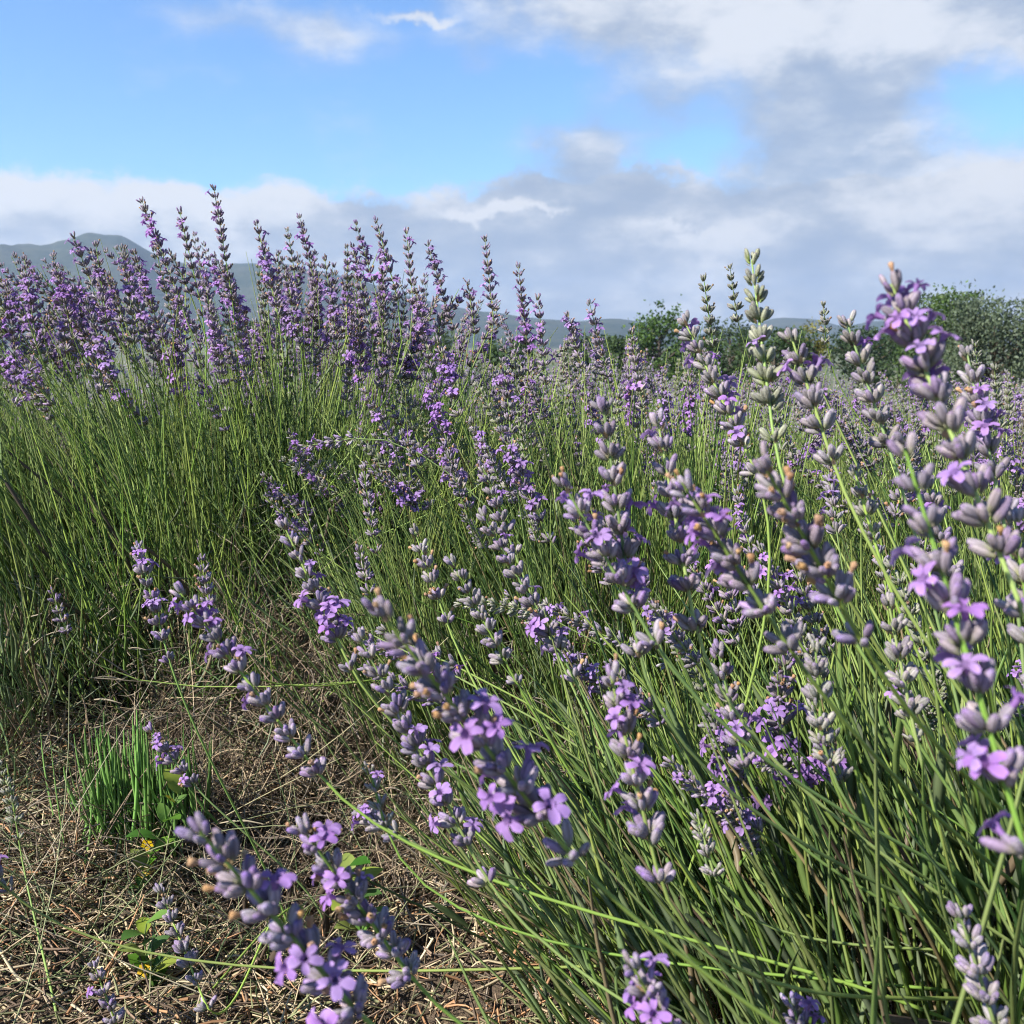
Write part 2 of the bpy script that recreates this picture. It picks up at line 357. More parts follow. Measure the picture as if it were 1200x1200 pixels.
def add_buds(acc, W, hi, r=rng, florets=True):
    br = [b for b in W if b[5] == 'bract']; W = [b for b in W if b[5] != 'bract']
    if br and florets is not None: acc.add(*stamp(*BRACT, basis(np.array([b[1] for b in br]), np.array([b[3] for b in br])) * .0075, np.array([b[0] for b in br]), np.array([b[4] for b in br])), 0)
    if not W: return
    bud = BUD_HI if hi else BUD_LO
    d = np.array([b[1] for b in W]); p = np.array([b[0] for b in W]); s = np.array([b[2] for b in W]); ro = np.array([b[3] for b in W]); k = np.array([b[4] for b in W])
    Ms = basis(d, ro) * s[:, None, None]
    acc.add(*stamp(*bud, Ms, p, k), 0)
    if florets:
        fl = FLORETS if hi else FLO_LO
        for i, b in enumerate(W):
            if b[5] == 'open':
                f = fl[i % len(fl)]; acc.add(*stamp(*f, Ms[i:i + 1] * 1.08, p[i:i + 1], np.ones((1, 3)) * r.uniform(.85, 1.15)), 1)
            elif b[5] == 'husk': acc.add(*stamp(*HUSK, Ms[i:i + 1], p[i:i + 1], np.ones((1, 3)) * r.uniform(.6, 1.2)), 0)
SPIKE_MATS = [M_BUD, M_PETAL, M_STALK]
def spike_mesh(L, seed, openf, husk, green, bend, hi=False):
    acc = Acc()
    for wd in spike_plan(L, seed, openf, husk, green):
        o, sl_ = bend_frame(max(0, wd['z']), L, bend); sh = o - np.array((0, 0, max(0, wd['z'])))
        add_buds(acc, [(b[0] + sh,) + b[1:] for b in wd['buds']], hi)
    return acc.mesh('flower_spike', SPIKE_MATS)

BUD_MESHES = [quadmesh('bud', *BUD_HI[:2], BUD_HI[2] * np.array(c), [M_BUD]) for c in ((1, 1, 1), (.92, .8, 1.06), (1.12, 1.1, 1.02), (.82, .82, .86), (1.0, 1.12, .72))]
FLO_MESHES = [quadmesh('floret', f[0], f[1], f[2], [M_PETAL]) for f in FLORETS]
HUSK_MESH = quadmesh('withered_floret', *HUSK, [M_BUD])

def hermite(p0, t0, p1, t1, n):
    s = np.linspace(0, 1, n)[:, None]
    return (2 * s ** 3 - 3 * s ** 2 + 1) * p0 + (s ** 3 - 2 * s ** 2 + s) * t0 + (-2 * s ** 3 + 3 * s ** 2) * p1 + (s ** 3 - s ** 2) * t1
def stalk_obj(bush, root, base, tip, rad=.00095, k=5, col=None, n=9, tipcol=True, out=None):
    """stem from the crown to the foot of the spike and on through it"""
    ax = tip - base; ln = np.linalg.norm(base - root)
    t0 = out if out is not None else np.array((0, 0, 1.)) * .6 + .4 * norm(base - root)
    P = hermite(root, norm(t0) * ln * .7, base, norm(ax) * ln * .8, n)
    P = np.concatenate([P, [base + ax * .5, base + ax * .97]])
    Rd = np.linspace(rad * 1.25, rad * .75, n + 2); Rd[-1] = rad * .45
    V, F = tubes(P[None], Rd[None], k)
    c = GREEN * rng.uniform(.85, 1.35) + (YGREEN - GREEN) * rng.uniform(0, .8) if col is None else col
    acc = Acc(); acc.add(V, F, c, 0)
    # a pair of small narrow leaves partway up
    return acc.build('flower_stalk', [M_STALK], bush)

def keyed_spike(bush, root, tipp, basep, dt, db, openf, husk=.06, green=0., mode='whorl', bend=(0, 0), rad=.00095, seed=None, dense=1., out=None, size=.0076):
    """a spike read off the photograph. mode: bud (every bud an object), whorl (every whorl), spike (one mesh)"""
    base, tip = at(*basep, db), at(*tipp, dt)
    seed = int(rng.integers(1e6)) if seed is None else seed
    st = stalk_obj(bush, np.array(root, float), base, tip, rad, 6 if mode != 'spike' else 4, out=out, n=20 if db < .9 else 11)
    ax = tip - base; L = float(np.linalg.norm(ax)); M = basis(norm(ax)[None], np.array([rng.uniform(0, 6.28)]))[0]
    plan = spike_plan(L, seed, openf, husk, green, dense, size=size); r = np.random.default_rng(seed + 5)
    inst = []
    if mode == 'spike':
        acc = Acc()
        for wd in plan: add_buds(acc, wd['buds'], False)
        o = bpy.data.objects.new('flower_spike', acc.mesh('flower_spike', SPIKE_MATS)); link(o, st); o.matrix_local = mat4(M, base)
        return
    for wd in plan:
        W = [b for b in wd['buds'] if b[5] != 'bract']
        if mode == 'bud':
            Ms = basis(np.array([b[1] for b in W]), np.array([b[3] for b in W]))
            for i, b in enumerate(W):
                if green > .4: me = BUD_MESHES[4]
                else: me = BUD_MESHES[int(r.integers(0, 4))]
                o = bpy.data.objects.new('bud', me); link(o, st)
                o.matrix_local = mat4(M @ Ms[i] * b[2], base + M @ b[0])
                if b[5] != 'bud':
                    o = bpy.data.objects.new('floret' if b[5] == 'open' else 'withered_floret', FLO_MESHES[int(r.integers(0, 5))] if b[5] == 'open' else HUSK_MESH); link(o, st)
                    o.matrix_local = mat4(M @ Ms[i] * b[2] * (1.08 if b[5] == 'open' else 1.1), base + M @ b[0])
        else:
            acc = Acc(); add_buds(acc, wd['buds'], True, florets=False)
            zc = np.array((0, 0, wd['z']))
            acc.V = [v - zc for v in acc.V]
            o = acc.build('whorl', SPIKE_MATS, st); o.matrix_local = mat4(M, base + M @ zc)
            Ms = basis(np.array([b[1] for b in W]), np.array([b[3] for b in W]))
            for i, b in enumerate(W):
                if b[5] != 'bud':
                    o = bpy.data.objects.new('floret' if b[5] == 'open' else 'withered_floret', FLO_MESHES[int(r.integers(0, 5))] if b[5] == 'open' else HUSK_MESH); link(o, st)
                    o.matrix_local = mat4(M @ Ms[i] * b[2] * 1.08, base + M @ b[0])
    # bracts stay with the stem
    return st

# spike meshes shared by the middle distance
POOL = []
for i in range(16):
    L = (.055, .07, .085, .10, .115, .075, .09, .06)[i % 8]; of = (.02, .12, .04, .26, .08, .0, .18, .03)[i % 8]
    POOL.append((L, of, spike_mesh(L, 100 + i, of, .04 if i % 3 else .14, (.0, .15, 0., .05, .3, .75, .0, .25)[i % 8], rng.normal(size=2) * .08)))
def pool_pick(r, purple):
    """purple 0..1 shifts the choice to spikes in flower"""
    wts = np.array([.15 + (o * 5 * purple + (1 - purple) * (1.1 - min(1, o * 4))) for _, o, _ in POOL]); wts /= wts.sum()
    return POOL[int(r.choice(len(POOL), p=wts))]

# leafy shoots: tufts of long thin green stems with narrow leaves at the foot
def shoot_mesh(seed, nlong, nleaf, lmin, lmax, wid, fan, warm):
    global rng
    keep = rng; rng = np.random.default_rng(seed); r = rng
    acc = Acc()
    if nlong:
        n = 6; m = nlong
        d = norm(np.stack([r.normal(size=m) * fan, r.normal(size=m) * fan, np.ones(m)], -1)); ln = r.uniform(lmin, lmax, m)
        b = np.stack([r.normal(size=m) * .022, r.normal(size=m) * .022, r.uniform(0, .05, m)], -1); cv = r.normal(size=(m, 3)) * .07; cv[:, 2] = -np.abs(cv[:, 2])
        s = np.linspace(0, 1, n)
        P = b[:, None] + d[:, None] * (ln[:, None] * s)[..., None] + cv[:, None] * (ln[:, None] * s ** 2)[..., None]
        Rd = wid * r.uniform(.55, 1.0, m)[:, None] * np.array((1., 1., .95, .85, .7, .3))[None]
        V, F = tubes(P, Rd, 3)
        f = r.random((m, 1)); col = GREEN * (1 - f) + YGREEN * f; col = col * r.uniform(.65, 1.3, (m, 1)); dk = r.random((m, 1)) < .22; col = np.where(dk, DGREEN, col)
        dr = r.random((m, 1)) < .06; col = np.where(dr, np.array((.24, .19, .10)), col)
        acc.add(V, F, spread(col, m, n, 3), 0)
    if nleaf:
        n = 5; m = nleaf
        d = norm(np.stack([r.normal(size=m) * .42, r.normal(size=m) * .42, np.ones(m)], -1)); ln = r.uniform(.035, .09, m)
        b = np.stack([r.normal(size=m) * .028, r.normal(size=m) * .028, r.uniform(0, lmax * .45, m)], -1); cv = np.stack([-d[:, 0] * .5, -d[:, 1] * .5, np.zeros(m)], -1) + r.normal(size=(m, 3)) * .12
        s = np.linspace(0, 1, n)
        P = b[:, None] + d[:, None] * (ln[:, None] * s)[..., None] + cv[:, None] * (ln[:, None] * s ** 2)[..., None]
        Rd = wid * 1.35 * r.uniform(.7, 1.2, m)[:, None] * np.array((.6, 1., 1.05, .8, .25))[None]
        V, F = tubes(P, Rd, 4, .35)
        f = r.random((m, 1)); col = (GREEN * (1 - f) + SILVER * f * .8) * r.uniform(.7, 1.2, (m, 1))
        if warm: col = np.where(r.random((m, 1)) < warm, np.array((.22, .17, .10)) * r.uniform(.6, 1.2, (m, 1)), col)
        acc.add(V, F, spread(col, m, n, 4), 0)
    rng = keep
    return acc.mesh('leafy_shoot', [M_LEAF])
SH_NEAR = [shoot_mesh(300 + i, 9, 15, .14, .30, .0020, .13, .06) for i in range(7)]
SH_MID = [shoot_mesh(320 + i, 17, 9, .16, .34, .00115, .13, .08) for i in range(8)]
SH_LOW = [shoot_mesh(340 + i, 8, 26, .08, .16, .0012, .25, .30) for i in range(5)]

def woody(bush, c, r0, h, n, seed):
    r = np.random.default_rng(seed); acc = Acc(); m = n; k = 7
    a_ = r.uniform(0, 6.28, m); d = np.stack([np.cos(a_), np.sin(a_), r.uniform(.35, 1.4, m)], -1); d = norm(d); ln = r.uniform(.5, 1.1, m) * np.hypot(r0, h) * .8
    b = np.stack([np.cos(a_) * .03, np.sin(a_) * .03, np.full(m, -.02)], -1); s = np.linspace(0, 1, k)
    jit = r.normal(size=(m, k, 3)) * .008; jit[:, 0] = 0
    P = np.array((c[0], c[1], ground_h(c[0], c[1]))) + b[:, None] + d[:, None] * (ln[:, None] * s)[..., None] + jit; P[:, :, 2] += (.05 * s ** 2)[None]
    Rd = r.uniform(.003, .0075, m)[:, None] * (1.1 - .8 * s)[None]
    V, F = tubes(P, Rd, 5); col = np.array((.085, .06, .042)) * r.uniform(.6, 1.5, (m, 1))
    acc.add(V, F, spread(col, m, k, 5))
    acc.build('woody_base', [M_WOOD], bush)
def dead_leaves(bush, c, r0, h, n, seed):
    """old grey-brown leaves caught in the skirt: nobody could count them"""
    r = np.random.default_rng(seed); m = n; k = 4
    a_ = r.uniform(0, 6.28, m); q = np.sqrt(r.random(m)) * r0
    p = np.stack([c[0] + np.cos(a_) * q, c[1] + np.sin(a_) * q, ground_h(c[0] + np.cos(a_) * q, c[1] + np.sin(a_) * q) + r.random(m) ** 1.5 * h * (1.05 - (q / r0) ** 2)], -1)
    d = norm(r.normal(size=(m, 3)) * np.array((1, 1, .7)) + np.array((0, 0, .25))); ln = r.uniform(.015, .05, m); s = np.linspace(0, 1, k); cv = r.normal(size=(m, 3)) * .35
    P = p[:, None] + d[:, None] * (ln[:, None] * s)[..., None] + cv[:, None] * (ln[:, None] * s ** 2)[..., None]
    V, F = tubes(P, r.uniform(.0006, .0013, m)[:, None] * np.array((.7, 1, .9, .3))[None], 3)
    f = r.random((m, 1)); col = np.array((.20, .16, .12)) * (1 - f) + np.array((.34, .28, .19)) * f; col = np.where(r.random((m, 1)) < .18, np.array((.17, .19, .11)), col) * r.uniform(.45, 1.15, (m, 1))
    acc = Acc(); acc.add(V, F, spread(col, m, k, 3)); tag(acc.build('dead_leaves', [M_STRAW], bush), kind='stuff')

def hollow(x, y):
    """the bare strip of dead growth between the left bush and the near ones"""
    if y < 1.16 and -.56 < x < -.30: return True
    return y < 1.46 and abs(x - (-.30 + (1.4 - y) * .20)) < .13 + .05 * math.sin(y * 9)
SKX = [0, 150, 250, 350, 480, 540, 600, 700, 800, 1000, 1200]; SKY_ = [282, 262, 245, 262, 285, 320, 352, 378, 388, 400, 425]
def too_high(tip, r):
    v = tip - CAM; d = v @ FW; x, y = 600 + FPX * (v @ RT) / d, 600 - FPX * (v @ UP) / d
    return y < np.interp(x, SKX, SKY_) + abs(r.normal()) * 14
def place_shoots(bush, c, n, protos, r_in, h0, fan, lean, r, smin=.8, smax=1.25, front=None):
    for i in range(n):
        q = math.sqrt(r.random()); a_ = r.uniform(0, 6.28)
        x = c[0] + math.cos(a_) * q * r_in[0]; y = c[1] + math.sin(a_) * q * r_in[1]
        if hollow(x, y) and r.random() < .93: continue
        z = float(ground_h(np.array(x), np.array(y))) + h0 * (1 - .75 * q * q) * r.uniform(.35, 1.)
        d = np.array((math.cos(a_) * q * fan + lean[0] + r.normal() * .08, math.sin(a_) * q * fan + lean[1] + r.normal() * .08, 1.))
        M = basis(d[None], np.array([r.uniform(0, 6.28)]))[0]
        o = bpy.data.objects.new('leafy_shoot', protos[int(r.integers(len(protos)))]); link(o, bush); o.matrix_local = mat4(M * r.uniform(smin, smax), (x, y, z))
def random_stalks(bush, c, n, rt, H, lean, r, purple, rad=.0008, roots=.14, hvar=.10, droop=.25, smin=.8, smax=1.15, avoid=None):
    k = 0; tries = 0
    while k < n and tries < n * 8:
        tries += 1
        q = math.sqrt(r.random()); a_ = r.uniform(0, 6.28)
        tip = np.array((c[0] + math.cos(a_) * q * rt[0] + lean[0] * H, c[1] + math.sin(a_) * q * rt[1] + lean[1] * H, H * (1 - droop * q * q) + r.normal() * hvar * H * .6))
        L, of, me = pool_pick(r, purple); s = r.uniform(smin, smax)
        root = np.array((c[0] + math.cos(a_) * q * roots, c[1] + math.sin(a_) * q * roots * .8, .06))
        d = norm((tip - root) * np.array((1, 1, .8)) + r.normal(size=3) * .06)
        base = tip - d * L * s
        if too_high(tip, r) or (avoid is not None and avoid(tip, base)): continue
        st = stalk_obj(bush, root, base, tip, rad * r.uniform(.8, 1.2), 4, n=6)
        o = bpy.data.objects.new('flower_spike', me); link(o, st); M = basis(d[None], np.array([r.uniform(0, 6.28)]))[0]
        o.matrix_local = mat4(M * s, base); k += 1

# ---------------------------------------------------------------- lavender bushes
def new_bush(label, group=None):
    b = empty('lavender_bush'); tag(b, label, 'lavender bush', group); return b
def px_of(p):
    v = p - CAM; d = v @ FW; return 600 + FPX * (v @ RT) / d, 600 - FPX * (v @ UP) / d, d
def keep_clear(tip, base):
    """no random spike may block the lens: only the ones read off the photograph stand that close"""
    x, y, d = px_of(tip); return d < .52 or (px_of(base)[2] < .52)

r = np.random.default_rng(3)
# near bush: rooted at the lower right, its long stems lean left over the path
A = new_bush('nearest lavender bush, big grey-mauve flower spikes leaning over the bare path edge', 'lavender bushes')
cA = (.40, .56)
woody(A, cA, .3, .2, 46, 1); dead_leaves(A, cA, .34, .20, 2200, 2)
place_shoots(A, cA, 190, SH_NEAR, (.30, .24), .16, .45, (-.20, .02), r, .75, 1.15)
place_shoots(A, (.19, .80), 80, SH_NEAR, (.17, .14), .07, .35, (-.28, .0), r, .6, .95)
ROOT = np.array((.33, .50, .10))
def rt(): return ROOT + r.normal(size=3) * np.array((.03, .03, .02))
KEYS = [  # tip px, base px, depth tip, depth base, open, husk, green, mode
    ((1040, 322), (1188, 690), .31, .295, .30, .02, 0, 'bud'),
    ((1056, 512), (1192, 965), .265, .25, .24, .03, 0, 'bud'),
    ((438, 708), (655, 985), .285, .32, .26, .14, 0, 'whorl'),
    ((228, 968), (415, 1182), .27, .30, .24, .20, 0, 'whorl'),
    ((890, 535), (1000, 735), .30, .32, .03, .22, 0, 'whorl'),
    ((795, 560), (915, 745), .33, .34, .30, .16, 0, 'whorl'),
    ((706, 470), (745, 745), .42, .42, .10, .03, 0, 'whorl'),
    ((714, 785), (768, 1012), .38, .38, .26, .03, 0, 'whorl'),
    ((658, 562), (760, 742), .40, .41, .22, .03, 0, 'whorl'),
    ((770, 488), (812, 720), .44, .44, .16, .03, 0, 'whorl'),
    ((350, 965), (478, 1140), .37, .40, .16, .12, 0, 'whorl'),
    ((880, 298), (905, 500), .50, .48, .02, .0, .75, 'whorl'),
    ((925, 388), (972, 530), .46, .45, .12, .0, .15, 'whorl'),
    ((800, 372), (880, 540), .58, .56, .10, .05, .2, 'whorl'),
    ((1132, 408), (1172, 590), .45, .44, .20, .08, .1, 'whorl'),
    ((1040, 700), (1066, 830), .46, .46, .04, .0, .3, 'whorl'),
    ((955, 748), (962, 850), .46, .46, .0, .0, .4, 'whorl'),
    ((840, 758), (872, 895), .50, .50, .03, .06, .1, 'whorl'),
    ((1188, 600), (1215, 790), .36, .36, .16, .0, .1, 'whorl'),
    ((738, 1125), (812, 1265), .32, .34, .14, .0, .0, 'whorl'),
    ((1122, 1062), (1178, 1240), .36, .36, .05, .0, .2, 'whorl'),
    ((330, 610), (405, 770), .58, .58, .34, .05, 0, 'whorl'),
    ((418, 740), (560, 1012), .50, .50, .10, .05, .05, 'whorl'),
    ((206, 688), (372, 905), .52, .52, .24, .05, 0, 'whorl'),
    ((160, 636), (196, 765), .78, .78, .20, .05, 0, 'whorl'),
    ((565, 602), (665, 780), .60, .60, .06, .03, .1, 'whorl'),
    ((528, 655), (600, 790), .64, .64, .0, .02, .3, 'whorl'),
    ((485, 620), (520, 720), .70, .70, .02, .2, .2, 'whorl'),
    ((925, 1168), (950, 1240), .42, .42, .1, .0, .0, 'whorl'),
    ((990, 370), (1040, 520), .50, .50, .05, .02, .3, 'whorl'),
    ((1085, 560), (1120, 700), .52, .52, .12, .02, .1, 'whorl'),
    ((172, 852), (226, 918), .85, .85, .3, .1, 0, 'whorl'),
    ((186, 1038), (238, 1170), .70, .68, .03, .02, .1, 'whorl'),
    ((108, 1125), (142, 1215), .70, .70, .03, .02, .1, 'whorl'),
    ((420, 950), (460, 975), .6, .6, .3, .0, .2, 'whorl'),
    ((565, 545), (600, 640), .75, .75, .02, .05, .2, 'whorl'),
]
def ground_at(px, py, z=0.):
    v = FW + RT * (px - 600) / FPX - UP * (py - 600) / FPX
    return CAM + v * (z - CAM[2]) / v[2]
gS = ground_at(320, 1090)
S = new_bush('sprawling young lavender plant in the straw with a few thin weak spikes', 'lavender bushes')
woody(S, gS, .05, .04, 9, 77); place_shoots(S, (gS[0], gS[1]), 9, SH_LOW, (.05, .04), .02, .8, (0, 0), r, .4, .65)
for tp, bp, dt, db, of, hk, gr, mode in KEYS:
    ro = rt()
    bu = A
    if db > .55: ro = ro + np.array((-.20, .13, -.07))
    elif bp[1] > 950 and bp[0] < 700: ro = ro + np.array((0, -.16, -.05))
    if db >= .68 and bp[0] < 300: bu = S; ro = np.array(gS) + r.normal(size=3) * np.array((.015, .015, .005)) + np.array((0, 0, .01))
    keyed_spike(bu, ro, tp, bp, dt, db, of * .8, hk, gr, mode, out=np.array((-.25, 0, 1.)))
for (x0, y0, d0) in ((980, 900, .5), (1065, 850, .47), (830, 1010, .52), (445, 955, .55), (1015, 610, .48), (965, 880, .46)):   # slim budding tips
    keyed_spike(A, rt(), (x0 - 14, y0 - 60), (x0 + 6, y0 + 12), d0, d0, .02, .08, .5, 'spike', out=np.array((-.25, 0, 1.)), size=.006)
random_stalks(A, (.30, .72), 34, (.34, .22), .40, (-.25, 0), r, .05, roots=.1, avoid=keep_clear, hvar=.2)

keyed_spike(A, np.array((.22, .62, .09)), (-30, 1005), (6, 1040), .60, .61, .1, .1, .2, 'spike', out=np.array((-.8, -.1, .25)), rad=.0010)
# big bush at the left
B = new_bush('broad lavender bush with long green stems topped by purple spikes against the mountain', 'lavender bushes')
cB = (-.42, 1.50)
woody(B, cB, .42, .25, 60, 4); dead_leaves(B, (-.36, 1.36), .55, .24, 5200, 5)
place_shoots(B, cB, 210, SH_MID, (.55, .30), .20, .42, (-.06, -.02), r, .85, 1.35)
place_shoots(B, (-.64, 1.16), 80, SH_LOW, (.40, .17), .10, .5, (-.1, -.1), r, .8, 1.4)
BK = [((165, 232), (212, 355), .2), ((210, 245), (236, 360), .05), ((250, 217), (272, 350), .2), ((85, 274), (112, 345), .3), ((112, 283), (128, 400), .2), ((28, 300), (42, 400), .25), ((62, 298), (84, 390), .3),
      ((155, 292), (195, 408), .35), ((300, 258), (326, 370), .35), ((350, 250), (372, 345), .15), ((412, 285), (436, 390), .3), ((440, 255), (466, 350), .1), ((416, 258), (440, 340), .3), ((476, 268), (484, 355), .12), ((500, 283), (532, 385), .35),
      ((568, 277), (578, 372), .08), ((548, 328), (556, 390), .05), ((607, 308), (620, 425), .25), ((630, 345), (640, 440), .1), ((270, 320), (290, 440), .15), ((330, 300), (352, 400), .2), ((380, 300), (398, 420), .25), ((240, 330), (262, 450), .2),
      ((8, 330), (24, 470), .3), ((100, 350), (132, 445), .3), ((485, 330), (505, 430), .3), ((232, 442), (262, 500), .25), ((205, 390), (225, 420), .2), ((40, 420), (20, 470), .3)]
for tp, bp, of in BK:
    d_ = r.uniform(1.08, 1.25); keyed_spike(B, np.array((cB[0] + r.normal() * .12, cB[1] + r.normal() * .08, .08)), tp, bp, d_, d_ + .02, of * .85, .05, .0, 'spike', rad=.0008, size=.0075)
random_stalks(B, (-.36, 1.52), 165, (.62, .30), .635, (-.10, -.06), r, .45, roots=.20, hvar=.10, droop=.10, smin=.9, smax=1.25)

# second bush further left
B2 = new_bush('lavender bush packed with mauve spikes next to the broad bush, below the mountain peak', 'lavender bushes')
cB2 = (-1.12, 1.62)
woody(B2, cB2, .38, .22, 40, 6); dead_leaves(B2, (-1.05, 1.5), .5, .2, 2000, 7)
place_shoots(B2, cB2, 150, SH_MID, (.42, .32), .18, .42, (-.06, -.04), r, .85, 1.35)
random_stalks(B2, cB2, 110, (.48, .34), .61, (.02, -.08), r, .5, roots=.18, hvar=.1, droop=.12, smin=.9, smax=1.25)

# middle bush between the left one and the near one
D = new_bush('lavender bush between the broad bush and the nearest one, loose spikes over green stems', 'lavender bushes')
cD = (.12, 1.28)
woody(D, cD, .34, .22, 46, 8); dead_leaves(D, (.06, 1.15), .42, .2, 3200, 9)
place_shoots(D, cD, 190, SH_MID, (.40, .26), .16, .40, (-.16, -.02), r, .8, 1.2)
DK = [((512, 395), (536, 480), .45, .95), ((500, 440), (545, 585), .35, .92), ((585, 500), (640, 625), .35, .80), ((690, 352), (712, 440), .12, 1.05), ((664, 365), (682, 430), .4, 1.1), ((740, 385), (752, 470), .05, 1.0), ((352, 524), (412, 514), .1, 1.05), ((520, 520), (540, 580), .4, .9),
      ((590, 420), (600, 520), .1, .95), ((470, 505), (490, 545), .1, 1.0), ((425, 545), (440, 640), .0, 1.0), ((420, 640), (432, 690), .0, .9), ((235, 650), (250, 735), .0, .85), ((60, 690), (78, 740), .05, 1.0)]
for tp, bp, of, d_ in DK:
    keyed_spike(D, np.array((cD[0] + r.normal() * .1, cD[1] - .05 + r.normal() * .06, .08)), tp, bp, d_, d_ + .02, of, .08, .1, 'spike', rad=.0008, size=.0075)
random_stalks(D, (.16, 1.30), 85, (.42, .26), .47, (-.16, -.02), r, .22, roots=.16, hvar=.13, droop=.22, avoid=keep_clear)

E = new_bush('lavender bush with pale budding spikes between the nearest bush and the trees', 'lavender bushes')
cE = (.66, 1.22)
woody(E, cE, .34, .2, 40, 10); dead_leaves(E, cE, .4, .18, 1800, 11)
place_shoots(E, cE, 190, SH_MID, (.38, .28), .15, .38, (-.14, .0), r, .75, 1.12)
EK = [((824, 322), (838, 420), .0, .95), ((855, 310), (864, 375), .0, 1.05), ((965, 355), (968, 400), .0, 1.2), ((1142, 400), (1150, 470), .05, 1.0), ((1165, 428), (1172, 500), .05, 1.1), ((1100, 430), (1108, 520), .1, 1.0), ((905, 430), (915, 520), .1, 1.0)]
for tp, bp, of, d_ in EK:
    keyed_spike(E, np.array((cE[0] + r.normal() * .1, cE[1] + r.normal() * .06, .08)), tp, bp, d_, d_ + .02, of, .02, .7, 'spike', rad=.0008)
random_stalks(E, cE, 80, (.42, .30), .45, (-.14, 0), r, .12, roots=.15, hvar=.13, droop=.22, avoid=keep_clear)

back = [((.28, 1.95), .40, .50, 'lavender bush with dense grey buds behind the middle bush', .22),
        ((.98, 2.0), .40, .46, 'lavender bush with thin greenish spikes behind the pale budding bush', .12),
        ((-.40, 2.30), .42, .56, 'lavender bush mostly hidden behind the broad purple-topped bush', .5)]
for i, (c, rr, H, lab, pu) in enumerate(back):
    b = new_bush(lab, 'lavender bushes')
    woody(b, c, rr, .2, 24, 30 + i)
    place_shoots(b, c, 110, SH_MID, (rr, rr * .75), .14, .38, (-.1, 0), r, .75, 1.1)
    random_stalks(b, c, 110, (rr * 1.1, rr * .8), H, (-.12, 0), r, pu, roots=.15, hvar=.12, droop=.2)

# the rows behind: each bush a thing, too small to show its parts singly
def small_bush_meshes(seed):
    global rng
    keep = rng; rng = np.random.default_rng(seed); r = rng
    m = 900; n = 4
    a_ = r.uniform(0, 6.28, m); q = np.sqrt(r.random(m)); b = np.stack([np.cos(a_) * q * .2, np.sin(a_) * q * .2, np.zeros(m)], -1)
    d = norm(np.stack([np.cos(a_) * q * .6 - .1, np.sin(a_) * q * .6, np.ones(m)], -1) + r.normal(size=(m, 3)) * .07); ln = r.uniform(.22, .40, m); s = np.linspace(0, 1, n)
    P = b[:, None] + d[:, None] * (ln[:, None] * s)[..., None]
    V, F = tubes(P, np.full((m, n), .0014) * np.array((1, 1, .8, .4)), 3)
    f = r.random((m, 1)); col = (GREEN * (1 - f) + YGREEN * f) * r.uniform(.6, 1.2, (m, 1))
    fa = Acc(); fa.add(V, F, spread(col, m, n, 3)); fol = fa.mesh('foliage', [M_LEAF])
    m = 130; a_ = r.uniform(0, 6.28, m); q = np.sqrt(r.random(m)); sp = Acc()
    root = np.stack([np.cos(a_) * q * .14, np.sin(a_) * q * .14, np.full(m, .1)], -1)
    tip = np.stack([np.cos(a_) * q * .42 - .05, np.sin(a_) * q * .42, .46 * (1 - .22 * q * q) + r.normal(size=m) * .03], -1)
    P = root[:, None] + (tip - root)[:, None] * np.linspace(0, 1, 3)[None, :, None]
    V, F = tubes(P, np.full((m, 3), .0012), 3); sp.add(V, F, GREEN * 1.1, 2)
    dd = norm(tip - root)
    for i in range(m):
        L = r.uniform(.05, .10); pts = []
        for wz in np.arange(0, L, .012):
            for j in range(4):
                az_ = r.uniform(0, 6.28); tl = r.uniform(.3, .9); pts.append((np.array((0, 0, wz)), np.array((math.sin(tl) * math.cos(az_), math.sin(tl) * math.sin(az_), math.cos(tl))), .010, 0., np.ones(3) * r.uniform(.8, 1.2) * (np.array((.85, .62, 1.5)) if r.random() < .2 else 1), 'bud'))
        M = basis(dd[i:i + 1], np.zeros(1))[0]
        pts = [(tip[i] - dd[i] * L + M @ p_[0], M @ p_[1]) + p_[2:] for p_ in pts]
        add_buds(sp, pts, False, florets=False)
    rng = keep
    return fol, sp.mesh('flower_spikes', SPIKE_MATS)
SMALL = [small_bush_meshes(900 + i) for i in range(3)]
spots = [(.62, 2.7), (1.35, 2.65), (-.15, 2.95), (2.0, 2.8), (1.75, 3.5), (.95, 3.5), (.25, 3.7), (2.5, 3.7), (-.7, 3.3), (1.4, 4.4), (2.3, 4.6), (.5, 4.7), (3.1, 4.9), (-1.6, 2.6), (-1.2, 3.6), (-.3, 4.6), (1.6, 2.2), (.62, 2.35)]
for i, (x, y) in enumerate(spots):
    b = empty('lavender_bush', (x, y, -.02)); b.rotation_euler.z = r.normal() * .3; s = r.uniform(.86, 1.04) * (.93 if x > .3 else 1.05); b.scale = (s, s, s)
    tag(b, 'small lavender bush with greyish spikes in the field rows behind the near bushes', 'lavender bush', 'lavender bushes in the rows behind')
    for me, nm in zip(SMALL[i % 3], ('foliage', 'flower_spikes')):
        o = bpy.data.objects.new(nm, me); link(o, b); tag(o, kind='stuff')

